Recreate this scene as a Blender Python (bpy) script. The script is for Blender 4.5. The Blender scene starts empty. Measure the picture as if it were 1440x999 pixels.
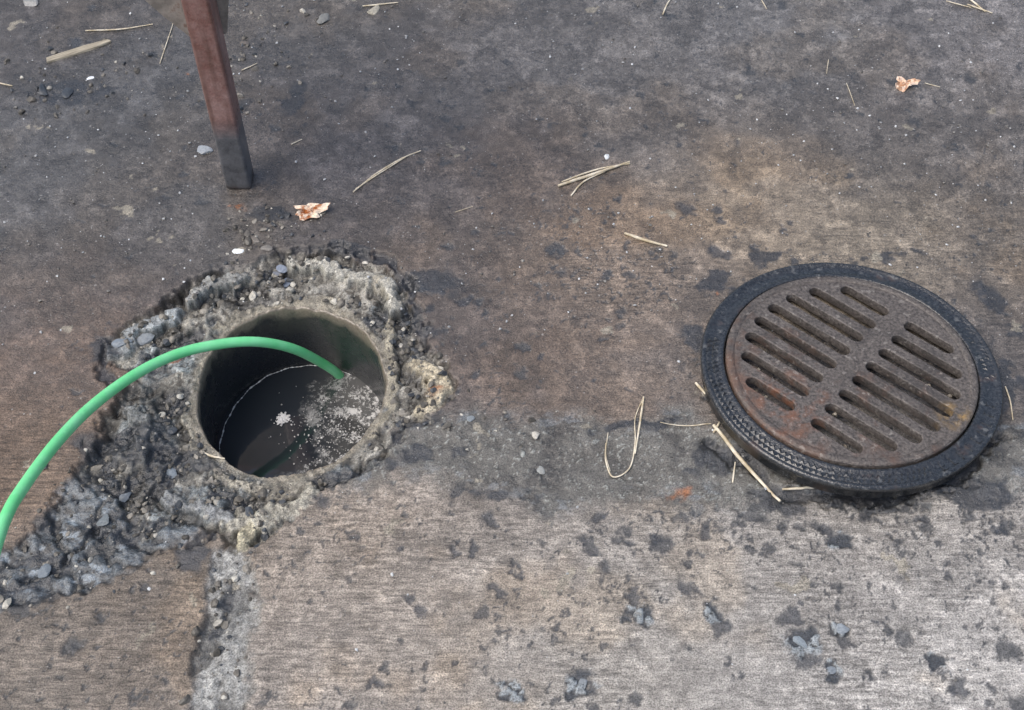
import bpy, bmesh, math, random
import numpy as np
from mathutils import Vector
random.seed(7); np.random.seed(7)
scene=bpy.context.scene
# ---------------------------------------------------------------- survey helper (real ground coordinates in metres)
CH=1.5; PITCH=math.radians(53.0); FPX=720/math.tan(math.radians(21.0))
CAM=np.array([0.0,-CH/math.tan(PITCH),CH])
sp,cp=math.sin(PITCH),math.cos(PITCH)
def G(u,v,z=0.0):
    xc=(u-720)/FPX; yc=-(v-499.5)/FPX
    dx=xc; dy=cp+yc*sp; dz=-sp+yc*cp
    t=(z-CH)/dz
    return (dx*t, CAM[1]+dy*t)
def lin(c):
    c=np.array(c,float)/255.0
    return np.where(c<=0.04045,c/12.92,((c+0.055)/1.055)**2.4)
K=np.array([1.27,1.35,1.45])
# ---------------------------------------------------------------- noise
def h2(ix,iy,s):
    n=(ix*374761393+iy*668265263+s*144269504)&0xffffffff
    n=((n^(n>>13))*1274126177)&0xffffffff
    return ((n^(n>>16))&0xffffff)/16777215.0
def vn(x,y,s=0):
    fx=np.floor(x);fy=np.floor(y);ix=fx.astype(np.int64);iy=fy.astype(np.int64)
    tx=x-fx;ty=y-fy;tx=tx*tx*(3-2*tx);ty=ty*ty*(3-2*ty)
    a=h2(ix,iy,s);b=h2(ix+1,iy,s);c=h2(ix,iy+1,s);d=h2(ix+1,iy+1,s)
    return (a+(b-a)*tx)*(1-ty)+(c+(d-c)*tx)*ty
def fbm(x,y,f,o=4,s=0):
    r=0;a=1;t=0;ca,sa=math.cos(.6),math.sin(.6)
    for i in range(o):
        r=r+a*vn(x*f+13.7*i,y*f-7.1*i,s+i*17);t+=a;a*=.55;f*=2.03
        x,y=x*ca-y*sa,x*sa+y*ca
    return r/t
def worley(x,y,f,s=0):
    X=x*f;Y=y*f;ix=np.floor(X).astype(np.int64);iy=np.floor(Y).astype(np.int64)
    F1=np.full(X.shape,9.);F2=np.full(X.shape,9.);ID=np.zeros(X.shape)
    for i in(-1,0,1):
        for j in(-1,0,1):
            a=ix+i;b=iy+j
            d=np.hypot(a+.1+.8*h2(a,b,s+1)-X,b+.1+.8*h2(a,b,s+2)-Y)
            m=d<F1
            F2=np.where(m,F1,np.minimum(F2,d));ID=np.where(m,h2(a,b,s+3),ID);F1=np.where(m,d,F1)
    return F1,F2,ID
def ss(a,b,x):
    t=np.clip((x-a)/(b-a),0,1);return t*t*(3-2*t)
def segd(x,y,P,closed=False):
    D=np.full(x.shape,9.);n=len(P)
    for i in range(n if closed else n-1):
        ax,ay=P[i];bx,by=P[(i+1)%n];vx,vy=bx-ax,by-ay;L=vx*vx+vy*vy+1e-12
        t=np.clip(((x-ax)*vx+(y-ay)*vy)/L,0,1)
        D=np.minimum(D,np.hypot(x-ax-t*vx,y-ay-t*vy))
    return D
def sdp(x,y,P):
    D=segd(x,y,P,True);ins=np.zeros(x.shape,bool);n=len(P)
    for i in range(n):
        ax,ay=P[i];bx,by=P[(i+1)%n]
        c=((ay>y)!=(by>y))&(x<(bx-ax)*(y-ay)/((by-ay) if by!=ay else 1e-9)+ax)
        ins^=c
    return np.where(ins,-D,D)
def W(L,z=0): return [G(u,v,z) for u,v in L]
# ---------------------------------------------------------------- layout in metres
RZ=-0.014
xl,_=G(275,550,RZ);xr,_=G(541,550,RZ);_,yt=G(408,432,RZ);_,yb=G(408,671,RZ)
HX,HY=(xl+xr)/2,(yt+yb)/2;HRX,HRY=(xr-xl)/2,(yt-yb)/2
def rimf(th): return 1+.014*np.sin(3*th+1)+.009*np.sin(7*th+2)+.004*np.sin(17*th)+.012*(fbm(np.cos(th)*3+9,np.sin(th)*3+9,3,4,3)-.5)*2
BASE=[(50,50,70,66,63),(150,150,72,70,68),(50,300,68,66,64),(200,300,70,66,62),(60,430,80,71,65),(60,560,86,71,60),(20,650,108,90,74),
(450,60,78,74,70),(450,180,74,69,66),(600,100,85,80,76),(720,60,92,87,82),(900,60,98,93,88),(1100,50,100,96,92),(1350,50,98,93,89),
(700,250,78,71,66),(950,180,88,82,76),(1200,200,90,84,78),(1400,200,92,86,80),(650,400,76,68,62),(820,350,104,89,74),(850,430,108,91,75),
(1050,280,116,102,85),(1200,320,112,101,86),(1400,350,98,88,76),(780,500,92,81,72),(930,420,92,83,74),(700,520,84,74,68),(950,520,88,80,73),
(1430,480,85,78,72),(150,850,112,100,88),(80,930,110,100,89),(220,800,106,95,83),(500,750,128,116,103),(700,720,120,111,101),(600,850,134,124,112),
(450,950,134,124,113),(850,800,131,123,113),(900,930,138,131,121),(1100,780,131,124,115),(1100,950,140,134,126),(1300,760,131,124,115),
(1350,900,144,138,130),(1400,980,144,138,130)]
CR=W([(150,480),(200,446),(262,405),(305,385),(350,378),(395,360),(450,352),(520,360),(552,392),(575,428),(590,470),(628,500),(632,560),(600,590),(550,600),(545,640),(470,680),(420,712),(380,752),(335,772),(300,745),(245,735),(200,760),(160,700),(115,680),(135,610),(160,560),(190,520),(150,500)])
LB=W([(-60,800),(0,775),(60,730),(110,655),(150,620),(220,650),(285,742),(215,785),(110,830),(0,866),(-60,890)])
PA=W([(520,610),(600,585),(680,600),(760,585),(860,600),(960,590),(1030,620),(1200,690),(1330,680),(1400,600),(1520,580),(1520,655),(1420,680),(1300,705),(1150,700),(1050,715),(960,700),(860,700),(800,722),(720,700),(640,680),(560,668),(480,690),(500,650)])
ST=W([(300,770),(345,765),(352,830),(358,900),(350,1000),(345,1150),(262,1150),(268,1000),(275,900),(285,820)])
RIDG=[([(416,372),(455,376),(500,388),(538,404),(550,430)],.014,.005,(166,160,146)),
([(158,490),(205,466),(240,446)],.013,.002,(146,148,145)),([(262,430),(300,404),(340,394)],.010,.002,(142,140,133)),
([(590,505),(612,520),(618,552),(606,572)],.015,.002,(172,159,134)),
([(320,735),(370,728),(408,708),(436,690)],.015,.000,(156,149,133)),([(340,765),(350,742)],.010,.001,(164,154,128)),
([(225,700),(270,715),(310,722)],.011,-.001,(132,131,127)),
([(178,570),(200,595),(190,630)],.011,-.002,(112,112,108)),
([(520,600),(545,560),(556,500),(545,450)],.008,-.006,(135,127,110)),
([(266,560),(268,610),(290,650),(330,676),(380,686),(430,672)],.009,-.010,(146,138,122)),
([(300,452),(350,425),(410,416),(470,425)],.007,-.008,(134,126,110))]
CREV=[([(418,350),(450,343),(490,348)],.007),([(510,350),(545,368),(566,405)],.009),([(566,395),(592,440),(604,480)],.010),([(142,490),(150,520),(160,545)],.007),
([(455,682),(500,660),(545,630),(575,602)],.007),([(262,762),(298,745)],.010),([(1000,630),(1100,694),(1220,704),(1330,686),(1400,620)],.014),([(385,352),(402,372),(412,395)],.006),([(215,500),(250,470),(300,440)],.006),([(210,690),(240,660),(262,640)],.010),([(20,815),(80,790),(150,740)],.008)]
TAR=[(250,645,.045,.024),(175,625,.040,.022),(135,690,.040,.028),(90,740,.035,.02),(190,740,.03,.014),(600,400,.034,.022),(590,445,.024,.032),(470,346,.05,.010),(572,592,.034,.014),(150,480,.016,.018),(60,775,.045,.016),(20,830,.04,.018),(215,505,.028,.014),(240,560,.018,.02),
(500,662,.050,.012),(345,385,.02,.010),(700,700,.040,.008),(610,640,.03,.010),(880,600,.05,.008),(1020,650,.04,.022),(1100,705,.06,.014),(1240,712,.06,.012),(1410,560,.022,.06),(1360,690,.05,.018),(980,480,.014,.06),(1010,400,.04,.016),(1395,440,.018,.04),(1100,364,.05,.012),(1250,362,.05,.010),(270,770,.02,.02),(300,870,.008,.05),(440,700,.02,.008),(230,590,.018,.018),(330,705,.03,.008),(520,440,.012,.014),(100,130,.05,.02),(380,300,.03,.012),(420,150,.02,.04)]
RUST=[(612,551,.012),(955,692,.0125),(340,294,.010),(322,290,.005),(1022,415,.004),(270,102,.004),(240,500,.005)]
FLK=[(1130,905,.022),(1185,882,.015),(1175,945,.015),(900,862,.015),(820,960,.018),(720,965,.013),(1000,860,.013),(1320,930,.011),(1180,755,.012)]
BLK=[(825,775,.020),(1010,352,.022),(765,715,.016),(580,850,.014),(635,772,.012),(700,830,.010),(670,770,.008),(1005,300,.012),(960,290,.02),(1015,310,.01),(900,835,.014),(850,735,.016),(690,735,.018),
(1215,718,.014),(1060,345,.012),(1105,315,.010),(750,500,.008),(1110,860,.014),(1350,960,.014),(640,690,.012),(75,140,.02),(110,60,.02),(970,830,.016),(1010,880,.018),(560,770,.008),(740,690,.010),(930,760,.012),(1000,745,.014),(1060,720,.012),(1160,740,.012),(1290,730,.010),(1400,740,.012),(1240,880,.008),(640,940,.006),(530,960,.006),(790,880,.007),(1130,935,.022),(885,770,.010),(650,420,.014),(620,345,.010),(900,440,.008),(860,820,.007),(720,800,.006),(1040,950,.008)]
def terrain(x,y):
    w1=fbm(x,y,22,4,5)-.5;w2=fbm(x,y,22,4,91)-.5
    w3=fbm(x,y,120,3,44)-.5;w4=fbm(x,y,120,3,45)-.5
    X=x+.040*w1+.014*w3;Y=y+.040*w2+.014*w4
    num=np.zeros(x.shape+(3,));den=np.zeros(x.shape)+1e-9
    xc=np.clip(x,-1,1);yc=np.clip(y,-.6,.85)
    for u,v,r,g,b in BASE:
        px,py=G(u,v);wt=np.exp(-((xc+.08*w1-px)**2+(yc+.08*w2-py)**2)/(2*.085**2))+1e-7
        num+=wt[...,None]*lin((r,g,b));den+=wt
    col=num/den[...,None]
    A=fbm(x,y,5,4,7);Bn=fbm(x*.7,y,26,4,8);Cn=fbm(x,y,90,3,9);Dn=fbm(x,y,210,2,19)
    col=col*(.74+.52*A)[...,None]*(.74+.52*Bn)[...,None]*(.68+.64*Cn)[...,None]*(.7+.6*Dn)[...,None]
    h=.004*(fbm(x,y,3,3,1)-.5)+.0010*(Cn-.5)+.001*(Bn-.5)+.0006*(Dn-.5)
    lowz=ss(-.02,-.14,y)
    mid=np.exp(-((x-.18)/.32)**2-((y-.13)/.16)**2)
    broom=np.clip(.15+.75*lowz+.65*mid*ss(.4,.6,A)+.55*ss(.28,.55,x)*ss(.35,.2,y),0,1)*(.55+.45*ss(.35,.6,fbm(x,y,13,3,88)))
    wet=np.clip(.85-.35*lowz+.9*(fbm(x,y,9,4,60)-.5),0,1)
    st=ss(.52,.66,fbm(x,y,11,5,20))*(1-lowz)*.5
    st=np.maximum(st,ss(.59,.66,fbm(x,y,34,5,21))*.55*(1-.5*lowz))
    col=col*(1-st*.55)[...,None];wet=np.clip(wet+.3*st,0,1)
    lt=ss(.56,.68,fbm(x,y,44,4,23))*.4*(1-.6*lowz)
    col=col*(1+lt)[...,None]
    warm=ss(.5,.68,fbm(x,y,8,4,33))[...,None]*np.array([.08,.02,-.06])
    col=col*(1+warm)
    band=np.exp(-((y+.25)/.08)**2)*ss(-.35,-.1,x)
    clu=ss(.42,.62,fbm(x,y,7,3,66))
    pd=(.055+.05*ss(-.1,-.4,y)+.13*mid+.20*band)*(.25+1.4*clu)
    for f,s,pr,rad in((24,3,.7,.30),(44,4,.8,.32),(85,5,1.0,.34),(150,6,1.0,.36)):
        F1,F2,ID=worley(x+.02*w1+.018*w3,y+.02*w2+.018*w4,f,s)
        lim=np.maximum(pd*pr,1e-3)
        m=ss(rad+.11,rad-.11,F1+.30*(ID/lim)-.05)*(ID<lim)*.82
        cdk=lin((54,55,56))
        col=col*(1-m[...,None])+cdk*m[...,None]*(.7+.6*Dn[...,None])
        h=h-.0012*m*(40/f if f>40 else 1);wet=np.maximum(wet,m*.85);broom=broom*(1-m)
    for u,v,r in BLK:
        px,py=G(u,v);d=np.hypot(X-px,(Y-py)*1.1)+.022*w3
        m=ss(r,r*.45,d)*.8
        col=col*(1-m[...,None])+lin((50,52,55))*(.6+.8*Cn[...,None])*m[...,None];h=h-.0015*m;wet=np.maximum(wet,m);broom=broom*(1-m)
    F1,F2,ID=worley(X,Y,95,12)
    F1b,_,IDb=worley(X,Y,210,14)
    FL1,FL2,FLI=worley(x+.012*w3,y+.012*w4,80,17)
    for u,v,r in FLK:
        px,py=G(u,v);d=np.hypot(X-px,Y-py)
        m=ss(r*1.25,r*.8,d);k=(FLI>.55)&(FL2-FL1>.12)
        tc=np.where(k[...,None],lin((122,125,124))*(.6+.6*FLI[...,None])*(.6+.8*Cn[...,None]),lin((54,56,58)))
        col=col*(1-m[...,None])+tc*m[...,None];h=h+m*np.where(k,.0004+.001*FLI,-.002);wet=np.maximum(wet,m*.8);broom=broom*(1-m)
    G1=fbm(x,y,70,4,80)
    # mortar band
    sd=sdp(X,Y,PA);m=ss(.026,-.020,sd+.05*w1)
    N=fbm(x,y,60,4,70)
    tc=lin((94,91,84))*(.40+1.0*N[...,None])*(.5+1.0*A[...,None])
    sp_=ss(.35,.2,F1b)*(IDb>.74)
    tc=tc*(1-sp_[...,None])+lin((140,140,132))*sp_[...,None]
    cb=ss(.52,.62,fbm(x,y,18,5,72));tc=tc*(1-.55*cb[...,None])
    gleam=ss(.58,.64,fbm(x,y*1.8,46,5,74))*ss(.035,.0,abs(sd))*.6
    tc=tc*(1-gleam[...,None])+lin((112,117,119))*gleam[...,None]  # bluish wet glints along the band's edges, painted into the colour
    m=m*.88
    col=col*(1-m[...,None])+tc*m[...,None]
    h=h*(1-.5*m)+m*(.004*(N-.5)+.008*(fbm(x,y,16,4,73)-.45)+.0015*sp_);broom=broom*(1-m);wet=wet*(1-m)+m*(.7+.3*cb)
    # strip running down
    sd=sdp(X,Y,ST);m=ss(.010,-.008,sd)
    tc=lin((134,131,124))*(.4+1.15*G1[...,None])*(.65+.7*IDb[...,None])
    ck=ss(.52,.60,fbm(x,y,24,5,81));tc=tc*(1-.55*ck[...,None])
    col=col*(1-m[...,None])+tc*m[...,None];h=h+m*(-.005+.005*(G1-.5)+.0025*(1-F1)*(ID>.4)-.003*ck);broom=broom*(1-m);wet=wet*(1-m)+m*.6
    e=ss(.006,0,abs(sd))*.6;col=col*(1-e*.4)[...,None]
    # shattered dark band lower left
    sd=sdp(X,Y,LB);m=ss(.008,-.008,sd)
    R1=1-abs(2*fbm(x+.3*y,y-.2*x,20,5,36)-1);R2=fbm(x+.4*y,y,34,5,37)
    ter=np.floor(R2*11)/11;fr_=R2*11-np.floor(R2*11)
    tc=lin((72,75,76))*(.25+1.4*ss(.35,.7,h2((ter*11).astype(np.int64),(R1*3).astype(np.int64),4)*.6+R2*.5)[...,None])*(.5+1.0*G1[...,None])
    bl=ss(.82,.95,R1);tc=tc*(1-.75*bl[...,None])
    gleam=ss(.62,.69,fbm(x+.5*y,y*1.5,40,4,38));tc=tc*(1-gleam[...,None])+lin((124,130,133))*gleam[...,None]  # last mix paints pale sky gleams onto the broken concrete
    col=col*(1-m[...,None])+tc*m[...,None]
    h=h+m*(-.006+.014*(ter-.5)+.003*ss(.7,1,fr_)*.5-.004*bl+.005*(G1-.5));broom=broom*(1-m);wet=wet*(1-m)+m
    # crater
    sd=sdp(X,Y,CR);m=ss(.007,-.006,sd)
    D1=fbm(x,y,18,4,50);D2=fbm(x,y,38,4,55)
    st1=np.sqrt(np.clip(1-(F1/.62)**2,0,1))*(ID>.30)
    st2=np.sqrt(np.clip(1-(F1b/.62)**2,0,1))*(IDb>.35)
    tone=.30+1.0*ID
    tc=lin((80,75,67))*(.35+1.1*G1[...,None])
    s1=(st1>.25)[...,None]*1.;tc=tc*(1-s1)+lin((120,115,105))*tone[...,None]*(.6+.8*Cn[...,None])*s1
    s2=((st2>.3)&(st1<=.25))[...,None]*1.;tc=tc*(1-s2)+lin((112,108,99))*(.3+1.0*IDb[...,None])*s2
    tc=tc*(.22+1.3*ss(.30,.70,.5*D1+.5*D2)[...,None])
    blue=ss(.55,.63,fbm(x,y,16,4,52))[...,None];tc=tc*(1+blue*np.array([-.14,-.02,.12]))
    dk=ss(.52,.60,fbm(x,y,26,5,53))[...,None];tc=tc*(1-.72*dk)
    col=col*(1-m[...,None])+tc*m[...,None]
    hc=-.013+.018*(D1-.5)+.011*(D2-.5)+.0040*st1*(1.3-ID)+.0018*st2+.004*(G1-.5)-.004*dk[...,0]
    h=h*(1-m)+hc*m;broom=broom*(1-m);wet=wet*(1-m)+m*(.5+.5*np.maximum(blue,dk)[...,0])
    for P,wd,hz_,c in RIDG:
        d=segd(X,Y,W(P));mm=ss(wd*1.15,wd*.6,d)
        fr=fbm(x,y,55,5,61)
        tc=lin(c)*(.35+1.2*fr[...,None])*(.65+.7*IDb[...,None])
        tc=np.where((st2>.4)[...,None]&(IDb>.75)[...,None],tc*.45,tc)
        col=col*(1-mm[...,None])+tc*mm[...,None]
        h=h*(1-mm)+mm*(hz_+.012*(fr-.5)+.0018*st2+.002*(G1-.5));broom=broom*(1-mm);wet=wet*(1-mm)+mm*.55
    for P,wd in CREV:
        d=segd(X,Y,W(P))+.012*w3;mm=ss(wd,wd*.4,d)*.85
        col=col*(1-mm[...,None])+lin((38,40,44))*(.5+1.0*G1[...,None])*mm[...,None];h=h-.008*mm;wet=np.maximum(wet,mm);broom=broom*(1-mm)
    ex=np.hypot((x-HX)/HRX,(y-HY)/HRY)
    tn=fbm(x,y,30,5,98)
    for u,v,ru,rv in TAR:
        px,py=G(u,v);d=np.hypot((x+.05*w1-px)/ru,(y+.05*w2-py)/rv)
        mm=ss(.12,-.12,(d-1)*.35+(.5-tn)*2.4-.06)*ss(1.9,1.2,d)*.86*ss(1.03,1.10,ex)
        col=col*(1-mm[...,None])+lin((42,44,47))*(.4+1.2*G1[...,None])*mm[...,None];wet=np.maximum(wet,mm);broom=broom*(1-mm);h=h+.0012*mm*(G1-.3)
    for u,v,r in RUST:
        px,py=G(u,v);d=np.hypot(X-px,Y-py)
        m=ss(r,r*.2,d)*.85
        tc=lin((138,86,50))*(.4+1.1*Cn[...,None])
        col=col*(1-m[...,None])+tc*m[...,None];broom=broom*(1-m)
    rm=ss(1.16,1.02,ex);h=h*(1-rm)+rm*(RZ+.005*(G1-.5)+.0025*st2)
    tcl=lin((138,129,112))*(.35+1.2*Cn[...,None])
    rc=ss(1.09+.2*w1,1.03,ex)[...,None]*.7;col=col*(1-rc)+tcl*rc
    far=ss(1.1,2.5,np.maximum(abs(x),abs(y)))
    h=h*(1-far)
    return h,np.clip(col*K,.004,.9),np.clip(wet,0,1),np.clip(broom,0,1)
# ---------------------------------------------------------------- node helpers
def newmat(n):
    m=bpy.data.materials.new(n);m.use_nodes=True;nt=m.node_tree
    return m,nt,nt.nodes['Principled BSDF']
def nd(nt,t,**k):
    return nt.nodes.new(t)
def mr(nt,src,a,b,c,d):
    n=nd(nt,'ShaderNodeMapRange');n.inputs[1].default_value=a;n.inputs[2].default_value=b;n.inputs[3].default_value=c;n.inputs[4].default_value=d
    nt.links.new(src,n.inputs[0]);return n.outputs[0]
def mth(nt,op,a,b=None,c=None):
    n=nd(nt,'ShaderNodeMath');n.operation=op
    for i,s in enumerate((a,b,c)):
        if s is None: continue
        if isinstance(s,(int,float)): n.inputs[i].default_value=s
        else: nt.links.new(s,n.inputs[i])
    return n.outputs[0]
def mixc(nt,f,a,b,bt='MIX'):
    n=nd(nt,'ShaderNodeMix');n.data_type='RGBA';n.blend_type=bt
    for i,s in((0,f),(6,a),(7,b)):
        if isinstance(s,(int,float)): n.inputs[i].default_value=s
        elif isinstance(s,tuple): n.inputs[i].default_value=(*s,1)
        else: nt.links.new(s,n.inputs[i])
    return n.outputs[2]
def noise(nt,co,sc,de=4,ro=.55):
    n=nd(nt,'ShaderNodeTexNoise');n.inputs['Scale'].default_value=sc;n.inputs['Detail'].default_value=de;n.inputs['Roughness'].default_value=ro
    nt.links.new(co,n.inputs['Vector']);return n.outputs[0]
def bump(nt,hh,st,di,p):
    n=nd(nt,'ShaderNodeBump');n.inputs['Strength'].default_value=st;n.inputs['Distance'].default_value=di
    nt.links.new(hh,n.inputs['Height']);nt.links.new(n.outputs[0],p.inputs['Normal'])
def L3(c): return tuple(float(v) for v in lin(c))
# ---------------------------------------------------------------- ground material
gm,nt,P=newmat('wet_concrete')
co=nd(nt,'ShaderNodeTexCoord').outputs['Object']
ac=nd(nt,'ShaderNodeAttribute');ac.attribute_name='Col'
aw=nd(nt,'ShaderNodeAttribute');aw.attribute_name='wet'
ab=nd(nt,'ShaderNodeAttribute');ab.attribute_name='broom'
n1=noise(nt,co,480,4,.65);f1=mr(nt,n1,.35,.65,.42,1.6)
mp=nd(nt,'ShaderNodeMapping');mp.inputs['Scale'].default_value=(34,200,1);mp.inputs['Rotation'].default_value=(0,0,math.radians(1.5))
nt.links.new(co,mp.inputs['Vector'])
bn=noise(nt,mp.outputs[0],1,4,.6);bf=mr(nt,bn,.36,.64,.58,1.42)
bfm=mth(nt,'MULTIPLY_ADD',mth(nt,'SUBTRACT',bf,1.0),ab.outputs['Fac'],1.0)
tot=mth(nt,'MULTIPLY',f1,bfm)
cm=nd(nt,'ShaderNodeVectorMath');cm.operation='SCALE';nt.links.new(ac.outputs['Color'],cm.inputs[0]);nt.links.new(tot,cm.inputs['Scale'])
vo=nd(nt,'ShaderNodeTexVoronoi');vo.inputs['Scale'].default_value=110;nt.links.new(co,vo.inputs['Vector'])
sx=nd(nt,'ShaderNodeSeparateColor');nt.links.new(vo.outputs['Color'],sx.inputs[0])
sk=mth(nt,'MULTIPLY',mth(nt,'LESS_THAN',vo.outputs['Distance'],mr(nt,sx.outputs[1],0,1,.05,.18)),mth(nt,'GREATER_THAN',sx.outputs[0],.76))
sk=mth(nt,'MULTIPLY',sk,.6)
c2=mixc(nt,sk,cm.outputs[0],(.40,.39,.37))
nt.links.new(c2,P.inputs['Base Color'])
n2=noise(nt,co,60,3)
rg=mth(nt,'ADD',mr(nt,aw.outputs['Fac'],0,1,.74,.22),mr(nt,n2,.3,.7,-.10,.14))
nt.links.new(rg,P.inputs['Roughness'])
nt.links.new(mr(nt,aw.outputs['Fac'],.2,1,.5,.95),P.inputs['Specular IOR Level'])
hh=mth(nt,'ADD',mth(nt,'MULTIPLY',n1,.6),mth(nt,'MULTIPLY',mth(nt,'MULTIPLY',bn,ab.outputs['Fac']),1.3))
bump(nt,hh,.85,.0024,P)
# ---------------------------------------------------------------- ground sheet
step=.0021
def axis(a,b):
    core=np.arange(a,b+1e-9,step);g=step*1.4**np.arange(1,40);o=np.cumsum(g);o=o[o<400]
    return np.concatenate([a-o[::-1],core,b+o])
xs=axis(-.98,.98);ys=axis(-.58,.86)
XX,YY=np.meshgrid(xs,ys);nx,ny=len(xs),len(ys)
x=XX.ravel().copy();y=YY.ravel().copy()
def emet(x,y):
    th=np.arctan2((y-HY)/HRY,(x-HX)/HRX)
    return np.hypot((x-HX)/HRX,(y-HY)/HRY)/rimf(th)
inside=emet(x,y)<1
i=np.arange(nx-1)[None,:]+nx*np.arange(ny-1)[:,None];i=i.ravel()
F=np.stack([i,i+1,i+1+nx,i+nx],1)
keep=inside[F].sum(1)<4
Fk=F[keep]
use=np.zeros(len(x),bool);use[Fk.ravel()]=True
snap=use&inside
em=emet(x[snap],y[snap]);x[snap]=HX+(x[snap]-HX)/em;y[snap]=HY+(y[snap]-HY)/em
idx=np.cumsum(use)-1;Fk=idx[Fk];x=x[use];y=y[use]
h,col,wet,broom=terrain(x,y)
def mkmesh(name,V,Fs,attrs,mat,smooth=True):
    me=bpy.data.meshes.new(name);nv=len(V);nf=len(Fs);k=Fs.shape[1]
    me.vertices.add(nv);me.vertices.foreach_set('co',np.asarray(V,np.float32).ravel())
    me.loops.add(nf*k);me.loops.foreach_set('vertex_index',Fs.astype(np.int32).ravel())
    me.polygons.add(nf);me.polygons.foreach_set('loop_start',np.arange(0,nf*k,k,dtype=np.int32))
    me.polygons.foreach_set('use_smooth',np.full(nf,smooth))
    for n,a in attrs.items():
        if a.ndim==2:
            at=me.attributes.new(n,'FLOAT_COLOR','POINT');at.data.foreach_set('color',np.concatenate([a,np.ones((len(a),1))],1).astype(np.float32).ravel())
        else:
            at=me.attributes.new(n,'FLOAT','POINT');at.data.foreach_set('value',a.astype(np.float32))
    me.update();me.validate()
    o=bpy.data.objects.new(name,me);scene.collection.objects.link(o);me.materials.append(mat);return o
ground=mkmesh('concrete_ground',np.stack([x,y,h],1),Fk,{'Col':col,'wet':wet,'broom':broom},gm)
def hzs(a,b): return terrain(np.asarray(a,float),np.asarray(b,float))[0]
def hz(px,py): return float(hzs([px],[py])[0])
# ---------------------------------------------------------------- generic objects
def link(o,parent=None):
    scene.collection.objects.link(o)
    if parent: o.parent=parent
    return o
def empty(n,loc=(0,0,0)):
    e=bpy.data.objects.new(n,None);e.location=loc;e.empty_display_size=.1;scene.collection.objects.link(e);return e
def bmobj(name,bm,mat,parent=None,smooth=False):
    me=bpy.data.meshes.new(name);bm.to_mesh(me);bm.free()
    for p in me.polygons:p.use_smooth=smooth
    me.materials.append(mat);return link(bpy.data.objects.new(name,me),parent)
def lathe(name,prof,mat,parent=None,n=192,smooth=True):
    bm=bmesh.new();vs=[]
    for r,z in prof:
        for k in range(n):
            t=2*math.pi*k/n;vs.append(bm.verts.new((r*math.cos(t),r*math.sin(t),z)))
    for a in range(len(prof)-1):
        for k in range(n):
            k2=(k+1)%n;bm.faces.new((vs[a*n+k],vs[a*n+k2],vs[(a+1)*n+k2],vs[(a+1)*n+k]))
    bmesh.ops.recalc_face_normals(bm,faces=bm.faces)
    return bmobj(name,bm,mat,parent,smooth)
# ---------------------------------------------------------------- drain pipe
pipe=empty('drain_pipe',(HX,HY,0))
pm,nt,P=newmat('black_pipe')
co=nd(nt,'ShaderNodeTexCoord').outputs['Object']
sp3=nd(nt,'ShaderNodeSeparateXYZ');nt.links.new(co,sp3.inputs[0])
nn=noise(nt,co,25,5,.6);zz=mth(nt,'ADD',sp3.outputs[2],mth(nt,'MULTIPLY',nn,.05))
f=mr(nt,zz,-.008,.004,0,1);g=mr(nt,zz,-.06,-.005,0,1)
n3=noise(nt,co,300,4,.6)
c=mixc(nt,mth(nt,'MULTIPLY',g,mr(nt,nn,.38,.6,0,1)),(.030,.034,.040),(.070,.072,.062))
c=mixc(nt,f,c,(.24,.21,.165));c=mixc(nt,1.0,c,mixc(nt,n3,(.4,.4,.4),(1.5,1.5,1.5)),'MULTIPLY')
nt.links.new(c,P.inputs['Base Color']);nt.links.new(mr(nt,nn,.3,.7,.16,.38),P.inputs['Roughness']);P.inputs['Specular IOR Level'].default_value=.8
bump(nt,mth(nt,'ADD',n3,mth(nt,'MULTIPLY',nn,2)),.22,.002,P)
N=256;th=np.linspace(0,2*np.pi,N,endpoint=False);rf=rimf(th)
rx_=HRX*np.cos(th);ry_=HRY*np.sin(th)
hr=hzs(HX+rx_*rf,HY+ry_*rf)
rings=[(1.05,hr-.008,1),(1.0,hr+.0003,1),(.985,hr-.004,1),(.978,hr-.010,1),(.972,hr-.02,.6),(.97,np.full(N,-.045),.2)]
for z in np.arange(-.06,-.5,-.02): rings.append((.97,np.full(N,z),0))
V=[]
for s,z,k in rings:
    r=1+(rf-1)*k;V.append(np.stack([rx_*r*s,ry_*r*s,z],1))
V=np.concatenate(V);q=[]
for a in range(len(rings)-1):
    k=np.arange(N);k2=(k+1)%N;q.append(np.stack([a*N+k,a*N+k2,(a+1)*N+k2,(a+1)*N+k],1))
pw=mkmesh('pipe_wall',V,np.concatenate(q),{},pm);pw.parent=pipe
WZ=-.150
wm,nt,P=newmat('dirty_water')
co=nd(nt,'ShaderNodeTexCoord').outputs['Object']
s3=nd(nt,'ShaderNodeSeparateXYZ');nt.links.new(co,s3.inputs[0])
reg=mth(nt,'ADD',mth(nt,'MULTIPLY',s3.outputs[0],1.0),mth(nt,'MULTIPLY',s3.outputs[1],-.30))
reg=mth(nt,'ADD',reg,mth(nt,'MULTIPLY',mth(nt,'SUBTRACT',noise(nt,co,16,4),.5),.25))
rgm=mr(nt,reg,-.005,.07,0,1)
nf=noise(nt,co,190,6,.85);nl=noise(nt,co,45,3)
fm=mth(nt,'MULTIPLY',rgm,mr(nt,mth(nt,'ADD',nf,mth(nt,'MULTIPLY',nl,.6)),.84,.88,0,1))
c=mixc(nt,mth(nt,'MULTIPLY',rgm,.7),(.022,.027,.034),(.075,.076,.074))
c=mixc(nt,fm,c,(.60,.60,.59));nt.links.new(c,P.inputs['Base Color'])
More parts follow.
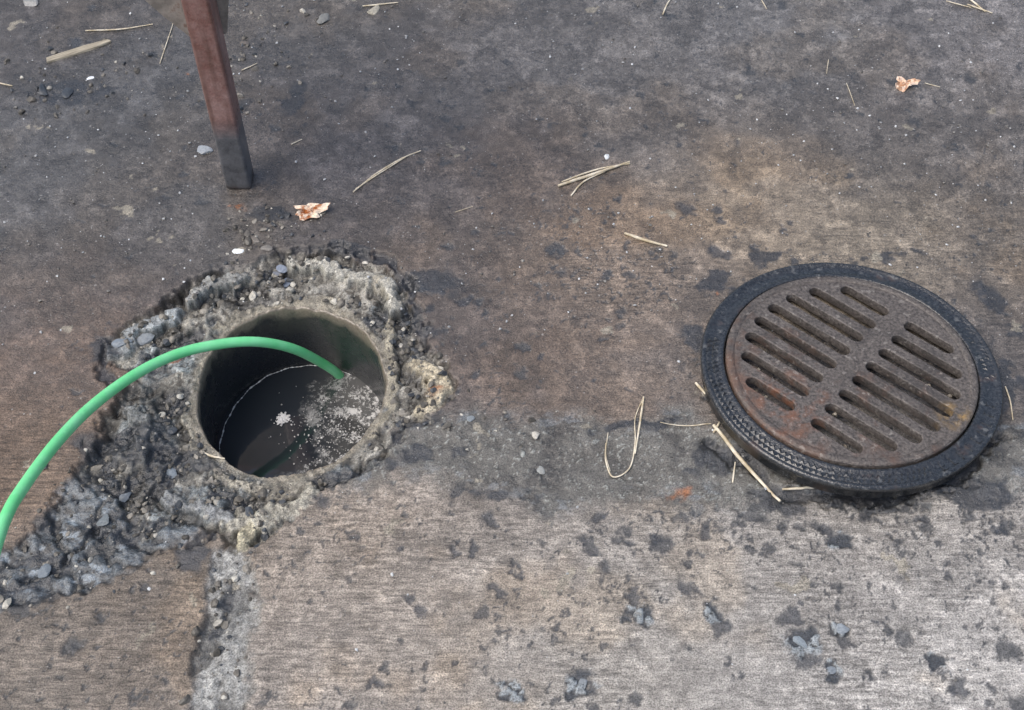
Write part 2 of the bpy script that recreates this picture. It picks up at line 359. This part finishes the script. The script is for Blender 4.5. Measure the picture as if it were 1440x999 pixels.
nt.links.new(mr(nt,fm,0,1,.04,.7),P.inputs['Roughness']);P.inputs['Specular IOR Level'].default_value=.8;bump(nt,mth(nt,'ADD',mth(nt,'MULTIPLY',noise(nt,co,30,2),.3),fm),.3,.002,P)
bm=bmesh.new();ring=[bm.verts.new((.975*HRX*math.cos(t),.975*HRY*math.sin(t),WZ)) for t in np.linspace(0,2*math.pi,96,endpoint=False)]
bm.faces.new(ring);bmobj('water_surface',bm,wm,pipe)
fo,nt,P=newmat('foam');P.inputs['Base Color'].default_value=(.8,.82,.82,1);P.inputs['Roughness'].default_value=.6
cu=bpy.data.curves.new('scum_line','CURVE');cu.dimensions='3D';cu.bevel_depth=.0010;cu.bevel_resolution=1
sg=cu.splines.new('POLY');tt=np.linspace(math.radians(60),math.radians(222),160);sg.points.add(len(tt)-1)
for k,t in enumerate(tt):
    q_=.962*(1-.010*math.sin(k*.21)**2-.04*max(0,math.sin((k-60)/100*math.pi)));sg.points[k].co=(q_*HRX*math.cos(t),q_*HRY*math.sin(t),WZ+.0006,1);sg.points[k].radius=.2+1.4*random.random()**2
cu.materials.append(fo);link(bpy.data.objects.new('scum_line',cu),pipe)
# ---------------------------------------------------------------- stones
sm,nt,P=newmat('stone')
co=nd(nt,'ShaderNodeTexCoord').outputs['Object'];ac=nd(nt,'ShaderNodeAttribute');ac.attribute_name='Col'
n1=noise(nt,co,350,4);c=mixc(nt,1.0,ac.outputs['Color'],mixc(nt,n1,(.45,.45,.45),(1.5,1.5,1.5)),'MULTIPLY')
nt.links.new(c,P.inputs['Base Color']);P.inputs['Roughness'].default_value=.4;bump(nt,n1,.5,.001,P)
def ico(sub):
    bm=bmesh.new();bmesh.ops.create_icosphere(bm,subdivisions=sub,radius=1);bm.verts.ensure_lookup_table()
    v=np.array([q.co[:] for q in bm.verts]);f=np.array([[w.index for w in q.verts] for q in bm.faces]);bm.free();return v,f
IC={1:ico(1),2:ico(2),3:ico(3)}
def stones(name,pos,sc,colr,sub=1,smooth=False,jit=.22,parent=None,tl=.5):
    v,f=IC[sub];n=len(pos);k=len(v)
    V=np.repeat(v[None],n,0)
    for _ in range(7):
        d=np.random.normal(size=(n,1,3));d/=np.linalg.norm(d,axis=2,keepdims=True)
        p=(V*d).sum(2,keepdims=True);lim=np.random.uniform(.4,.9,(n,1,1));V=V-d*np.maximum(p-lim,0)
    V=V*(1+np.random.uniform(-jit,jit,(n,k,1))*.5)*np.asarray(sc)[:,None,:]
    a=np.random.uniform(0,6.28,n);ca,sa=np.cos(a)[:,None],np.sin(a)[:,None]
    t=np.random.uniform(-tl,tl,n);ct,st=np.cos(t)[:,None],np.sin(t)[:,None]
    X,Y,Z=V[...,0],V[...,1],V[...,2];Y,Z=Y*ct-Z*st,Y*st+Z*ct;X,Y=X*ca-Y*sa,X*sa+Y*ca
    V=np.stack([X,Y,Z],2)+np.asarray(pos)[:,None,:]
    Fq=(f[None]+(np.arange(n)*k)[:,None,None]).reshape(-1,3)
    o=mkmesh(name,V.reshape(-1,3),Fq,{'Col':np.repeat(np.asarray(colr),k,0)},sm,smooth)
    if parent:o.parent=parent
    return o
CRn=np.array(CR);bx0,by0=CRn.min(0);bx1,by1=CRn.max(0)
p=np.random.uniform((bx0,by0),(bx1,by1),(4400,2))
sd=sdp(p[:,0],p[:,1],CR);e=np.hypot((p[:,0]-HX)/HRX,(p[:,1]-HY)/HRY)
dens=vn(p[:,0]*22,p[:,1]*22,5)
ok=(sd<-.004)&(e>1.06)&(dens>.42);p=p[ok]
for (u,v),sx_,sy_,k in(((375,60),.05,.10,120),((130,110),.09,.06,110),((350,330),.03,.04,70),((180,700),.07,.05,100),((310,880),.022,.10,120),((640,600),.07,.02,50),((60,790),.07,.04,60),((400,320),.05,.02,50)):
    a,b=G(u,v);p=np.vstack([p,np.random.normal((a,b),(sx_,sy_),(k,2))])
e=np.hypot((p[:,0]-HX)/HRX,(p[:,1]-HY)/HRY);p=p[e>1.06];n=len(p)
s=.0011+.0055*np.random.random(n)**3.6
tone=np.random.choice(4,n,p=[.38,.3,.2,.12]);pal=np.array([lin((86,81,73)),lin((122,115,104)),lin((68,70,72)),lin((170,163,149))])
cl=pal[tone]*np.random.uniform(.6,1.3,(n,1))*K
z=hzs(p[:,0],p[:,1])
stones('gravel',np.column_stack([p,z+s*.15]),np.column_stack([s*np.random.uniform(.8,1.5,n),s,s*np.random.uniform(.5,.9,n)]),cl,2)
n=7000;p=np.random.uniform((-.97,-.57),(.97,.85),(n,2))
e=np.hypot((p[:,0]-HX)/HRX,(p[:,1]-HY)/HRY);pr=.14+.86*ss(-.1,.3,p[:,1])
pr=pr*(.30+1.0*ss(.4,.65,vn(p[:,0]*6,p[:,1]*6,3)))
ok=(e>1.08)&(np.random.random(n)<pr);p=p[ok];n=len(p)
s=.0006+.0022*np.random.random(n)**4.5
cl=np.where(np.random.random((n,1))<.6,lin((215,213,208)),lin((130,125,117)))*np.random.uniform(.45,1.05,(n,1))*K*.85
z=hzs(p[:,0],p[:,1])
stones('grit',np.column_stack([p,z+s*.4]),np.column_stack([s*1.2,s,s*.7]),cl,1)
B=[]
for u,v,r,c in[(285,213,.013,(150,152,152)),(335,354,.007,(225,225,220)),(853,221,.005,(205,205,200)),(127,110,.005,(220,220,220)),(455,28,.013,(120,118,112)),(248,30,.010,(120,115,108)),(40,4,.016,(130,128,124)),(95,130,.012,(60,64,68)),(60,128,.013,(56,60,64)),
 (360,340,.009,(105,98,90)),(375,350,.007,(120,114,106)),(348,330,.006,(90,85,78)),(385,375,.009,(98,102,110)),(400,385,.008,(110,118,130)),(330,380,.007,(108,102,94)),(760,662,.006,(130,130,125)),(735,640,.004,(140,140,132)),(525,15,.012,(160,152,135)),(345,62,.008,(100,92,84)),
 (1125,903,.008,(124,130,132)),(1183,885,.008,(130,134,136)),(1168,943,.006,(122,126,128)),(898,862,.007,(126,125,120)),(820,962,.007,(118,121,122)),
 (235,655,.012,(116,122,126)),(170,690,.010,(100,105,109)),(60,800,.009,(104,110,114)),(95,775,.010,(92,96,99)),(200,470,.013,(130,133,134)),(172,484,.011,(112,118,123)),(145,730,.009,(110,114,114)),(395,372,.008,(118,124,134)),(660,590,.006,(126,130,130))]:
    B.append((*G(u,v),r,c))
ps=np.array([(b[0],b[1]) for b in B]);z=hzs(ps[:,0],ps[:,1]);rs=np.array([b[2] for b in B])
stones('concrete_fragments',np.column_stack([ps,z+rs*.1]),np.column_stack([rs*1.3,rs*.85,rs*.28]),np.array([lin(b[3]) for b in B])*K,3,jit=.10,tl=.2)
n=160;a=np.random.normal(size=(n,2))*.0045;q=np.array(G(398,590,WZ))-np.array([HX,HY])
stones('foam_clump',np.column_stack([a+q,np.full(n,WZ+.0012)]),np.full((n,3),.0022)*np.random.uniform(.4,1.1,(n,1)),np.full((n,3),.85),1,parent=pipe)
n=420;a=np.random.normal(size=(n,2))*np.array([.036,.034]);q=np.array(G(470,605,WZ))-np.array([HX,HY]);a=a+q
a=a[np.hypot(a[:,0]/HRX,a[:,1]/HRY)<.92];n=len(a)
stones('floating_specks',np.column_stack([a,np.full(n,WZ+.0008)]),np.full((n,3),.0016)*np.random.uniform(.3,1.2,(n,1)),np.full((n,3),.8)*np.random.uniform(.3,1,(n,1)),1,parent=pipe)
# ---------------------------------------------------------------- grate
iron,nt,P=newmat('cast_iron_cover')
co=nd(nt,'ShaderNodeTexCoord').outputs['Object']
a=noise(nt,co,14,5,.6);b=noise(nt,co,240,5,.7);d=noise(nt,co,55,4,.6)
s3=nd(nt,'ShaderNodeSeparateXYZ');nt.links.new(co,s3.inputs[0])
dirr=mth(nt,'ADD',mth(nt,'MULTIPLY',s3.outputs[0],-1.6),mth(nt,'MULTIPLY',s3.outputs[1],-1.4))
c=mixc(nt,mr(nt,b,.36,.64,0,1),L3((64,60,58)),L3((120,114,109)))
c=mixc(nt,mr(nt,a,.50,.60,0,.5),c,L3((54,52,52)))
rf_=mr(nt,mth(nt,'ADD',mth(nt,'ADD',a,mth(nt,'MULTIPLY',d,.5)),mth(nt,'MULTIPLY',dirr,.6)),.84,1.08,0,.7)
c=mixc(nt,rf_,c,mixc(nt,b,L3((96,72,60)),L3((138,112,96))))
ov=nd(nt,'ShaderNodeVectorMath');ov.operation='DISTANCE';nt.links.new(co,ov.inputs[0]);ov.inputs[1].default_value=(-.105,-.075,0)
c=mixc(nt,mth(nt,'MULTIPLY',mr(nt,ov.outputs['Value'],.02,.08,1,0),mr(nt,d,.45,.66,0,.6)),c,L3((146,92,62)))
yv=nd(nt,'ShaderNodeVectorMath');yv.operation='DISTANCE';nt.links.new(co,yv.inputs[0]);yv.inputs[1].default_value=(.122,-.088,0)
c=mixc(nt,mth(nt,'MULTIPLY',mr(nt,yv.outputs['Value'],.008,.030,1,0),mr(nt,d,.42,.62,0,.8)),c,L3((184,150,88)))
c=mixc(nt,mth(nt,'MULTIPLY',mr(nt,noise(nt,co,110,3),.62,.68,0,1),.5),c,L3((160,156,150)))
nt.links.new(c,P.inputs['Base Color']);nt.links.new(mr(nt,a,.3,.7,.28,.55),P.inputs['Roughness'])
bump(nt,mth(nt,'ADD',b,mth(nt,'MULTIPLY',d,1.5)),.7,.0018,P)
blk,nt,P=newmat('black_wet_iron')
co=nd(nt,'ShaderNodeTexCoord').outputs['Object']
a=noise(nt,co,18,5,.6);b=noise(nt,co,260,4,.6);d=noise(nt,co,70,4,.6)
c=mixc(nt,mr(nt,b,.35,.65,0,1),(.010,.012,.015),(.045,.051,.058));c=mixc(nt,mr(nt,a,.60,.72,0,.6),c,L3((92,70,58)));c=mixc(nt,mr(nt,d,.60,.68,0,.7),c,L3((112,114,114)))
nt.links.new(c,P.inputs['Base Color']);nt.links.new(mr(nt,a,.3,.7,.14,.36),P.inputs['Roughness']);P.inputs['Specular IOR Level'].default_value=1.0
bump(nt,mth(nt,'ADD',b,mth(nt,'MULTIPLY',d,2)),.6,.0015,P)
gx,gy=G(1197,514,.030)
gr=empty('drain_grate',(gx,gy,.027));gr.rotation_euler=(math.radians(-4.4),math.radians(1.0),0)
RO=.2055;RI=.172
lathe('frame_ring',[(RI-.004,-.026),(RO-.006,-.026),(RO-.003,-.024),(RO-.004,-.012),(RO-.001,-.010),(RO,-.003),(RO-.002,-.0005),(RO-.005,.0),(RO-.007,-.0015),(RI+.010,-.0015),(RI+.007,.0005),(RI+.003,.0005),(RI+.0015,-.001),(RI+.001,-.008),(RI-.004,-.010),(RI-.004,-.026)],blk,gr)
cu=bpy.data.curves.new('c','CURVE');cu.dimensions='2D';cu.fill_mode='BOTH';cu.extrude=.006;cu.bevel_depth=.0016;cu.bevel_resolution=2
def spl(pts):
    s_=cu.splines.new('POLY');s_.points.add(len(pts)-1);s_.use_cyclic_u=True
    for k,(px,py) in enumerate(pts): s_.points[k].co=(px,py,0,1)
spl([((RI-.0022)*math.cos(t),(RI-.0022)*math.sin(t)) for t in np.linspace(0,2*math.pi,160,endpoint=False)])
SA=math.radians(-42);ux,uy=math.cos(SA),math.sin(SA);wx_,wy_=-uy,ux
SL=[]
for k in range(8):
    off=(k-3.5)*.0337;ext=math.sqrt(max(.150**2-off*off,0))
    for sgn in(-1,1):
        a0,a1=(.0125,ext) if sgn>0 else (-ext,-.0125)
        hw=.0106;pts=[]
        for t in np.linspace(math.pi/2,-math.pi/2,9): pts.append((a1-hw+hw*math.cos(t),off+hw*math.sin(t)+random.uniform(-.0003,.0003)))
        for t in np.linspace(-math.pi/2,-3*math.pi/2,9): pts.append((a0+hw+hw*math.cos(t),off+hw*math.sin(t)+random.uniform(-.0003,.0003)))
        SL.append((a0,a1,off))
        spl([(a*ux+b*wx_,a*uy+b*wy_) for a,b in pts])
co_=bpy.data.objects.new('c',cu);scene.collection.objects.link(co_)
dg=bpy.context.evaluated_depsgraph_get();me=bpy.data.meshes.new_from_object(co_.evaluated_get(dg))
bpy.data.objects.remove(co_);me.name='grate_cover';me.materials.clear();me.materials.append(iron)
cv=link(bpy.data.objects.new('grate_cover',me),gr);cv.location=(0,0,-.004)
lathe('cover_rim',[(RI-.0125,.0030),(RI-.0115,.0046),(RI-.003,.0046),(RI-.0015,.0034),(RI-.0012,-.004)],iron,gr)
bm=bmesh.new()
def pyr(r,t,w,hh):
    c_=Vector((r*math.cos(t),r*math.sin(t),-.0015));ur=Vector((math.cos(t),math.sin(t),0));ut=Vector((-math.sin(t),math.cos(t),0))
    b=[bm.verts.new(c_+ur*w*.55-ut*w*.55),bm.verts.new(c_+ur*w*.55+ut*w*.55),bm.verts.new(c_-ur*w*.55)]
    tp=bm.verts.new(c_+Vector((0,0,hh))+ur*w*.1)
    for q in range(3): bm.faces.new((b[q],b[(q+1)%3],tp))
for row,r in enumerate((RI+.0138,RI+.0215)):
    st_=.0082/r;t=math.radians(165)
    while t<math.radians(292):
        pyr(r,t+row*st_*.5+random.uniform(-.003,.003),.0078,.0034*random.uniform(.5,1.15));t+=st_
    t=math.radians(-5)
    while t<math.radians(50):
        pyr(r,t+row*st_*.5,.0065,.0012*random.uniform(.1,1.1));t+=st_
def bar(r0,r1,t0,t1,w,hh):
    a=Vector((r0*math.cos(t0),r0*math.sin(t0),-.0017));b=Vector((r1*math.cos(t1),r1*math.sin(t1),-.0017));d=(b-a).normalized();s_=Vector((-d.y,d.x,0))*w
    v=[bm.verts.new(q) for q in(a-s_,a+s_,b+s_,b-s_)];u_=Vector((0,0,hh))
    tp=[bm.verts.new(q+u_) for q in(a-s_*.6,a+s_*.6,b+s_*.6,b-s_*.6)]
    bm.faces.new(tp)
    for q in range(4): bm.faces.new((v[q],v[(q+1)%4],tp[(q+1)%4],tp[q]))
for k in range(9):
    t=math.radians(298+k*5.2);dt=.018;r0,r1=RI+.0125,RI+.0245;g_=(k*3)%5;H_=.0013
    bar(r0,r1,t,t,.0012,H_)
    if g_ in(0,2,3): bar(r1,r1,t,t+dt*1.6,.0012,H_)
    if g_ in(1,2,4): bar(r0,r0,t,t+dt*1.6,.0012,H_)
    if g_ in(0,1,4): bar(r0+.006,r1-.006,t,t+dt*1.5,.0012,H_)
bmesh.ops.recalc_face_normals(bm,faces=bm.faces)
bmobj('knurled_pattern',bm,blk,gr)
pp=[]
for a0,a1,off in SL:
    k=26 if (a0<0 and off<-.03) or off<-.07 else 6
    for _ in range(k):
        a=random.uniform(a0,a1);b=off+random.uniform(-.008,.008);pp.append((a*ux+b*wx_,a*uy+b*wy_,random.uniform(-.020,-.012)))
pp=np.array(pp);n=len(pp);s=.0012+.0035*np.random.random(n)**2
stones('lodged_debris',pp,np.column_stack([s,s,s]),pal[np.random.choice(4,n)]*.8,1,parent=gr)
# ---------------------------------------------------------------- hose
hm,nt,P=newmat('green_rubber')
co=nd(nt,'ShaderNodeTexCoord').outputs['Object'];a=noise(nt,co,40,4);b=noise(nt,co,14,3)
c=mixc(nt,mr(nt,a,.35,.7,0,1),(.19,.88,.35),(.30,.95,.48));c=mixc(nt,mr(nt,b,.66,.80,0,.4),c,(.10,.42,.16))
nt.links.new(c,P.inputs['Base Color']);P.inputs['Roughness'].default_value=.3;bump(nt,a,.1,.001,P)
HP=[(486,556,-.215),(483,545,-.19),(477,528,-.150),(448,508,-.10),(410,490,-.045),(362,481,-.002),(310,484,.022),(250,498,.045),(190,527,.075),(130,571,.11),(80,622,.15),(35,682,.19),(8,728,.215),(-16,800,.24),(-60,940,.26),(-170,1120,.2),(-330,1250,.09),(-520,1300,.012),(-800,1200,.01),(-1300,1200,.01)]
pts=[np.array([*G(u,v,z),z]) for u,v,z in HP]
def catm(P,n=10):
    P=[2*P[0]-P[1]]+P+[2*P[-1]-P[-2]];o=[]
    for i in range(1,len(P)-2):
        for k in range(n):
            t=k/n;a,b,c,d=P[i-1:i+3];o.append(.5*(2*b+(c-a)*t+(2*a-5*b+4*c-d)*t*t+(3*b-a-3*c+d)*t**3))
    o.append(P[-2]);return o
hp=catm(pts,12)
cu=bpy.data.curves.new('green_hose','CURVE');cu.dimensions='3D';cu.bevel_depth=.0073;cu.bevel_resolution=6;cu.use_fill_caps=True
s_=cu.splines.new('POLY');s_.points.add(len(hp)-1);s_.use_smooth=True
for k,q in enumerate(hp): s_.points[k].co=(*q,1)
cu.materials.append(hm);link(bpy.data.objects.new('green_hose',cu))
# ---------------------------------------------------------------- post
rm_,nt,P=newmat('rusty_painted_steel')
co=nd(nt,'ShaderNodeTexCoord').outputs['Object'];s3=nd(nt,'ShaderNodeSeparateXYZ');nt.links.new(co,s3.inputs[0])
a=noise(nt,co,30,5,.65);b=noise(nt,co,260,4,.6);mp=nd(nt,'ShaderNodeMapping');mp.inputs['Scale'].default_value=(90,90,6);nt.links.new(co,mp.inputs[0]);d=noise(nt,mp.outputs[0],1,4)
c=mixc(nt,mr(nt,a,.4,.65,0,1),L3((144,106,99)),L3((176,144,138)));c=mixc(nt,mr(nt,d,.48,.72,0,.75),c,L3((108,80,71)))
low=mr(nt,mth(nt,'ADD',s3.outputs[2],mth(nt,'MULTIPLY',a,.05)),.135,.175,1,0)
c=mixc(nt,low,c,mixc(nt,mr(nt,a,.35,.65,0,1),L3((84,86,90)),L3((124,125,129))))
rl=mr(nt,mth(nt,'ADD',s3.outputs[2],mth(nt,'MULTIPLY',a,.03)),.016,.03,.7,0);c=mixc(nt,rl,c,L3((80,58,46)))
c=mixc(nt,1.0,c,mixc(nt,b,(.6,.6,.6),(1.35,1.35,1.35)),'MULTIPLY')
nt.links.new(c,P.inputs['Base Color']);nt.links.new(mr(nt,a,.3,.7,.22,.45),P.inputs['Roughness']);bump(nt,mth(nt,'ADD',b,mth(nt,'MULTIPLY',a,2)),.35,.0015,P)
gs,nt,P=newmat('weathered_grey_steel')
co=nd(nt,'ShaderNodeTexCoord').outputs['Object'];a=noise(nt,co,40,5,.65);b=noise(nt,co,200,4)
c=mixc(nt,mr(nt,a,.4,.62,0,1),L3((130,125,119)),L3((172,165,157)));c=mixc(nt,mr(nt,a,.6,.7,0,.8),c,L3((112,82,68)))
nt.links.new(c,P.inputs['Base Color']);P.inputs['Roughness'].default_value=.5;bump(nt,b,.4,.001,P)
px,py=G(336,268);post=empty('steel_post',(px,py+.0195,0));post.rotation_euler=(0,0,math.radians(-1))
def box(name,x0,x1,y0,y1,z0,z1,mat,parent,bev=.003):
    bm=bmesh.new();bmesh.ops.create_cube(bm,size=1)
    for v in bm.verts: v.co=Vector(((x0+x1)/2+v.co.x*(x1-x0),(y0+y1)/2+v.co.y*(y1-y0),(z0+z1)/2+v.co.z*(z1-z0)))
    bmesh.ops.bevel(bm,geom=bm.edges[:],offset=bev,segments=3,affect='EDGES',profile=.6)
    return bmobj(name,bm,mat,parent)
def tube(name,hw,wall,z0,z1,rad,parent):
    bm=bmesh.new()
    def ringp(w,r):
        o=[]
        for cx,cy,a0 in((1,1,0),(-1,1,90),(-1,-1,180),(1,-1,270)):
            for k in range(5):
                t=math.radians(a0+k*22.5);o.append((cx*(w-r)+r*math.cos(t),cy*(w-r)+r*math.sin(t)))
        return o
    R=[(ringp(hw-wall,rad*.4),z0+.05),(ringp(hw-wall,rad*.4),z0),(ringp(hw-.0008,rad),z0),(ringp(hw,rad),z0+.001)]
    for zz in np.linspace(z0+.02,z1,12): R.append((ringp(hw,rad),zz))
    vs=[[bm.verts.new((a,b,z)) for a,b in r] for r,z in R]
    for a in range(len(vs)-1):
        for k in range(20): bm.faces.new((vs[a][k],vs[a][(k+1)%20],vs[a+1][(k+1)%20],vs[a+1][k]))
    bm.faces.new(vs[-1]);bmesh.ops.recalc_face_normals(bm,faces=bm.faces)
    return bmobj(name,bm,rm_,parent,True)
tube('square_tube',.0195,.004,.003,.62,.005,post)
bm=bmesh.new();pr=[(-.020,.255),(.023,.275),(.034,.33),(.095,.46),(.095,.56),(-.145,.56),(-.145,.42),(-.062,.305)]
fr=[bm.verts.new((a,.0200,z)) for a,z in pr];bk=[bm.verts.new((a,.0280,z)) for a,z in pr];n=len(pr)
bm.faces.new(fr);bm.faces.new(bk[::-1])
for k in range(n): bm.faces.new((fr[k],bk[k],bk[(k+1)%n],fr[(k+1)%n]))
bmesh.ops.recalc_face_normals(bm,faces=bm.faces);bmobj('gusset_plate',bm,gs,post)
box('cross_beam',-.35,.35,.030,.110,.50,.60,rm_,post,.005)
# ---------------------------------------------------------------- straw
stm,nt,P=newmat('straw')
co=nd(nt,'ShaderNodeTexCoord').outputs['Object'];a=noise(nt,co,60,3)
c=mixc(nt,mr(nt,a,.35,.65,0,1),L3((190,176,146)),L3((240,232,212)));nt.links.new(c,P.inputs['Base Color']);P.inputs['Roughness'].default_value=.5
ST_=[([(120,44),(170,42),(215,35)],.0012),([(497,272),(530,246),(565,225),(592,214)],.0013),([(500,268),(540,242),(575,220)],.0010),
([(785,264),(835,247),(885,230)],.0024),([(790,258),(840,240),(886,232)],.0014),([(803,277),(820,258),(850,243)],.0014),([(878,330),(908,340),(938,348)],.0022),
([(852,625),(852,650),(862,672),(885,660),(893,625),(893,590),(905,560)],.0010),([(905,560),(900,595),(893,640)],.0015),([(855,610),(852,640),(858,664)],.0006),([(1003,600),(1050,655),(1097,706)],.0026),([(1100,689),(1140,687),(1182,684)],.0017),
([(1000,597),(965,600),(928,596)],.0008),([(1003,610),(1015,590)],.0015),([(932,22),(938,8),(947,-6)],.0014),([(1358,-4),(1375,10),(1385,18)],.0015),([(1360,8),(1395,20)],.0012),([(1330,3),(1365,12)],.0009),
([(1413,545),(1420,565),(1424,592)],.0010),([(1030,680),(1034,650)],.0012),([(978,540),(992,556)],.0020),([(282,630),(298,636),(314,639)],.0016),([(225,90),(245,30)],.0009),([(510,10),(560,5)],.0013),
([(1165,85),(1162,105)],.0006),([(1300,118),(1322,124)],.0007),([(340,100),(362,90)],.0010),([(1070,0),(1078,14)],.0008),([(640,300),(665,292)],.0006),([(1190,118),(1202,150)],.0006),([(410,205),(425,198)],.0010),([(0,118),(18,122)],.0012)]
cu=bpy.data.curves.new('straw_debris','CURVE');cu.dimensions='3D';cu.bevel_depth=1;cu.bevel_resolution=1;cu.use_fill_caps=True
for L,r in ST_:
    P2=[np.array([*G(u,v),0]) for u,v in L];C=catm(P2,6);zz=hzs([c[0] for c in C],[c[1] for c in C]);zz=np.maximum(zz,zz.mean())
    s_=cu.splines.new('POLY');s_.points.add(len(C)-1)
    for k,q in enumerate(C):
        t=k/(len(C)-1);s_.points[k].co=(q[0],q[1],zz[k]+r*.9+.0005,1);s_.points[k].radius=r*(.75+.35*math.sin(math.pi*min(t+.15,1)))
cu.materials.append(stm);link(bpy.data.objects.new('straw_debris',cu))
a,b=G(65,86),G(156,58);dx,dy=b[0]-a[0],b[1]-a[1];Ls=math.hypot(dx,dy)
bm=bmesh.new();out=[]
for t,s1_ in((0,-.5),(.3,-.62),(.7,-.6),(1,-.3),(.97,.35),(.6,.6),(.25,.55),(.02,.45)): out.append(((t-.5)*Ls,s1_*.013))
lo=[bm.verts.new((p_[0],p_[1],0)) for p_ in out];hi=[bm.verts.new((p_[0],p_[1]*.85,.003)) for p_ in out]
bm.faces.new(hi);bm.faces.new(lo[::-1])
for k in range(8): bm.faces.new((lo[k],lo[(k+1)%8],hi[(k+1)%8],hi[k]))
bmesh.ops.recalc_face_normals(bm,faces=bm.faces)
wmt,nt,P=newmat('weathered_wood');co=nd(nt,'ShaderNodeTexCoord').outputs['Object'];mp=nd(nt,'ShaderNodeMapping');mp.inputs['Scale'].default_value=(30,500,1);nt.links.new(co,mp.inputs[0])
nt.links.new(mixc(nt,mr(nt,noise(nt,mp.outputs[0],1,4),.35,.65,0,1),L3((130,122,106)),L3((196,188,168))),P.inputs['Base Color']);P.inputs['Roughness'].default_value=.6
o=bmobj('wood_splinter',bm,wmt);mx,my=(a[0]+b[0])/2,(a[1]+b[1])/2;o.location=(mx,my,hz(mx,my)+.0015);o.rotation_euler=(0,0,math.atan2(dy,dx))
# ---------------------------------------------------------------- dry leaves
def leaf(cu_,cv_,sz,c1,c2,seed):
    m,nt,P=newmat('dry_leaf');co=nd(nt,'ShaderNodeTexCoord').outputs['Object'];a=noise(nt,co,90,4,.6)
    nt.links.new(mixc(nt,mr(nt,a,.42,.55,0,1),L3(c1),L3(c2)),P.inputs['Base Color']);P.inputs['Roughness'].default_value=.45
    rnd=random.Random(seed);bm=bmesh.new();n=26;rings_=[];jt=[rnd.uniform(-.22,.22) for _ in range(n)]
    for j in range(6):
        rr=[]
        for k in range(n):
            t=2*math.pi*k/n;r=sz*(j+.25)/5.25*(1+.20*math.sin(3*t+seed)+.14*math.sin(5*t+2*seed)+jt[k]*(j/5))
            z=.004*(j/5)**2*(.5+.9*math.sin(2*t+seed))+.0025*math.sin(4*t+j*1.5)
            rr.append(bm.verts.new((r*math.cos(t)*1.35,r*math.sin(t)*.85,z+.003)))
        rings_.append(rr)
    bm.faces.new(rings_[0])
    for j in range(5):
        for k in range(n): bm.faces.new((rings_[j][k],rings_[j][(k+1)%n],rings_[j+1][(k+1)%n],rings_[j+1][k]))
    o=bmobj('dry_leaf',bm,m,None,False);a_,b_=G(cu_,cv_);o.location=(a_,b_,hz(a_,b_)+.0015);o.rotation_euler=(.1,-.05,.1*seed)
    md=o.modifiers.new('t','SOLIDIFY');md.thickness=.0006
leaf(438,300,.018,(180,112,62),(240,224,204),1)
leaf(1273,121,.014,(200,160,128),(240,218,198),2.3)
# ---------------------------------------------------------------- light
w=bpy.data.worlds.new('World');scene.world=w;w.use_nodes=True;nt=w.node_tree
sk=nt.nodes.new('ShaderNodeTexSky');sk.sky_type='NISHITA';sk.sun_disc=False;sk.sun_elevation=math.radians(62);sk.sun_rotation=math.radians(-110);sk.dust_density=5;sk.air_density=1.0;sk.ozone_density=1
nt.links.new(sk.outputs[0],nt.nodes['Background'].inputs[0]);nt.nodes['Background'].inputs[1].default_value=.15
sl=bpy.data.lights.new('sun','SUN');sl.energy=1.5;sl.angle=math.radians(45);sl.color=(1,.97,.93)
so=bpy.data.objects.new('sun',sl);scene.collection.objects.link(so)
az=math.radians(-110);el=math.radians(62)
d=Vector((math.sin(az)*math.cos(el),math.cos(az)*math.cos(el),math.sin(el)));so.rotation_euler=d.to_track_quat('Z','Y').to_euler();so.location=d*5
cd=bpy.data.cameras.new('camera');cd.sensor_width=36;cd.lens=18/math.tan(math.radians(21));cd.clip_end=2000;cd.clip_start=.05
c_=bpy.data.objects.new('camera',cd);scene.collection.objects.link(c_);c_.location=tuple(CAM);c_.rotation_euler=(math.radians(90)-PITCH,0,0);scene.camera=c_
scene.view_settings.view_transform='Standard';scene.view_settings.look='None';scene.view_settings.exposure=0
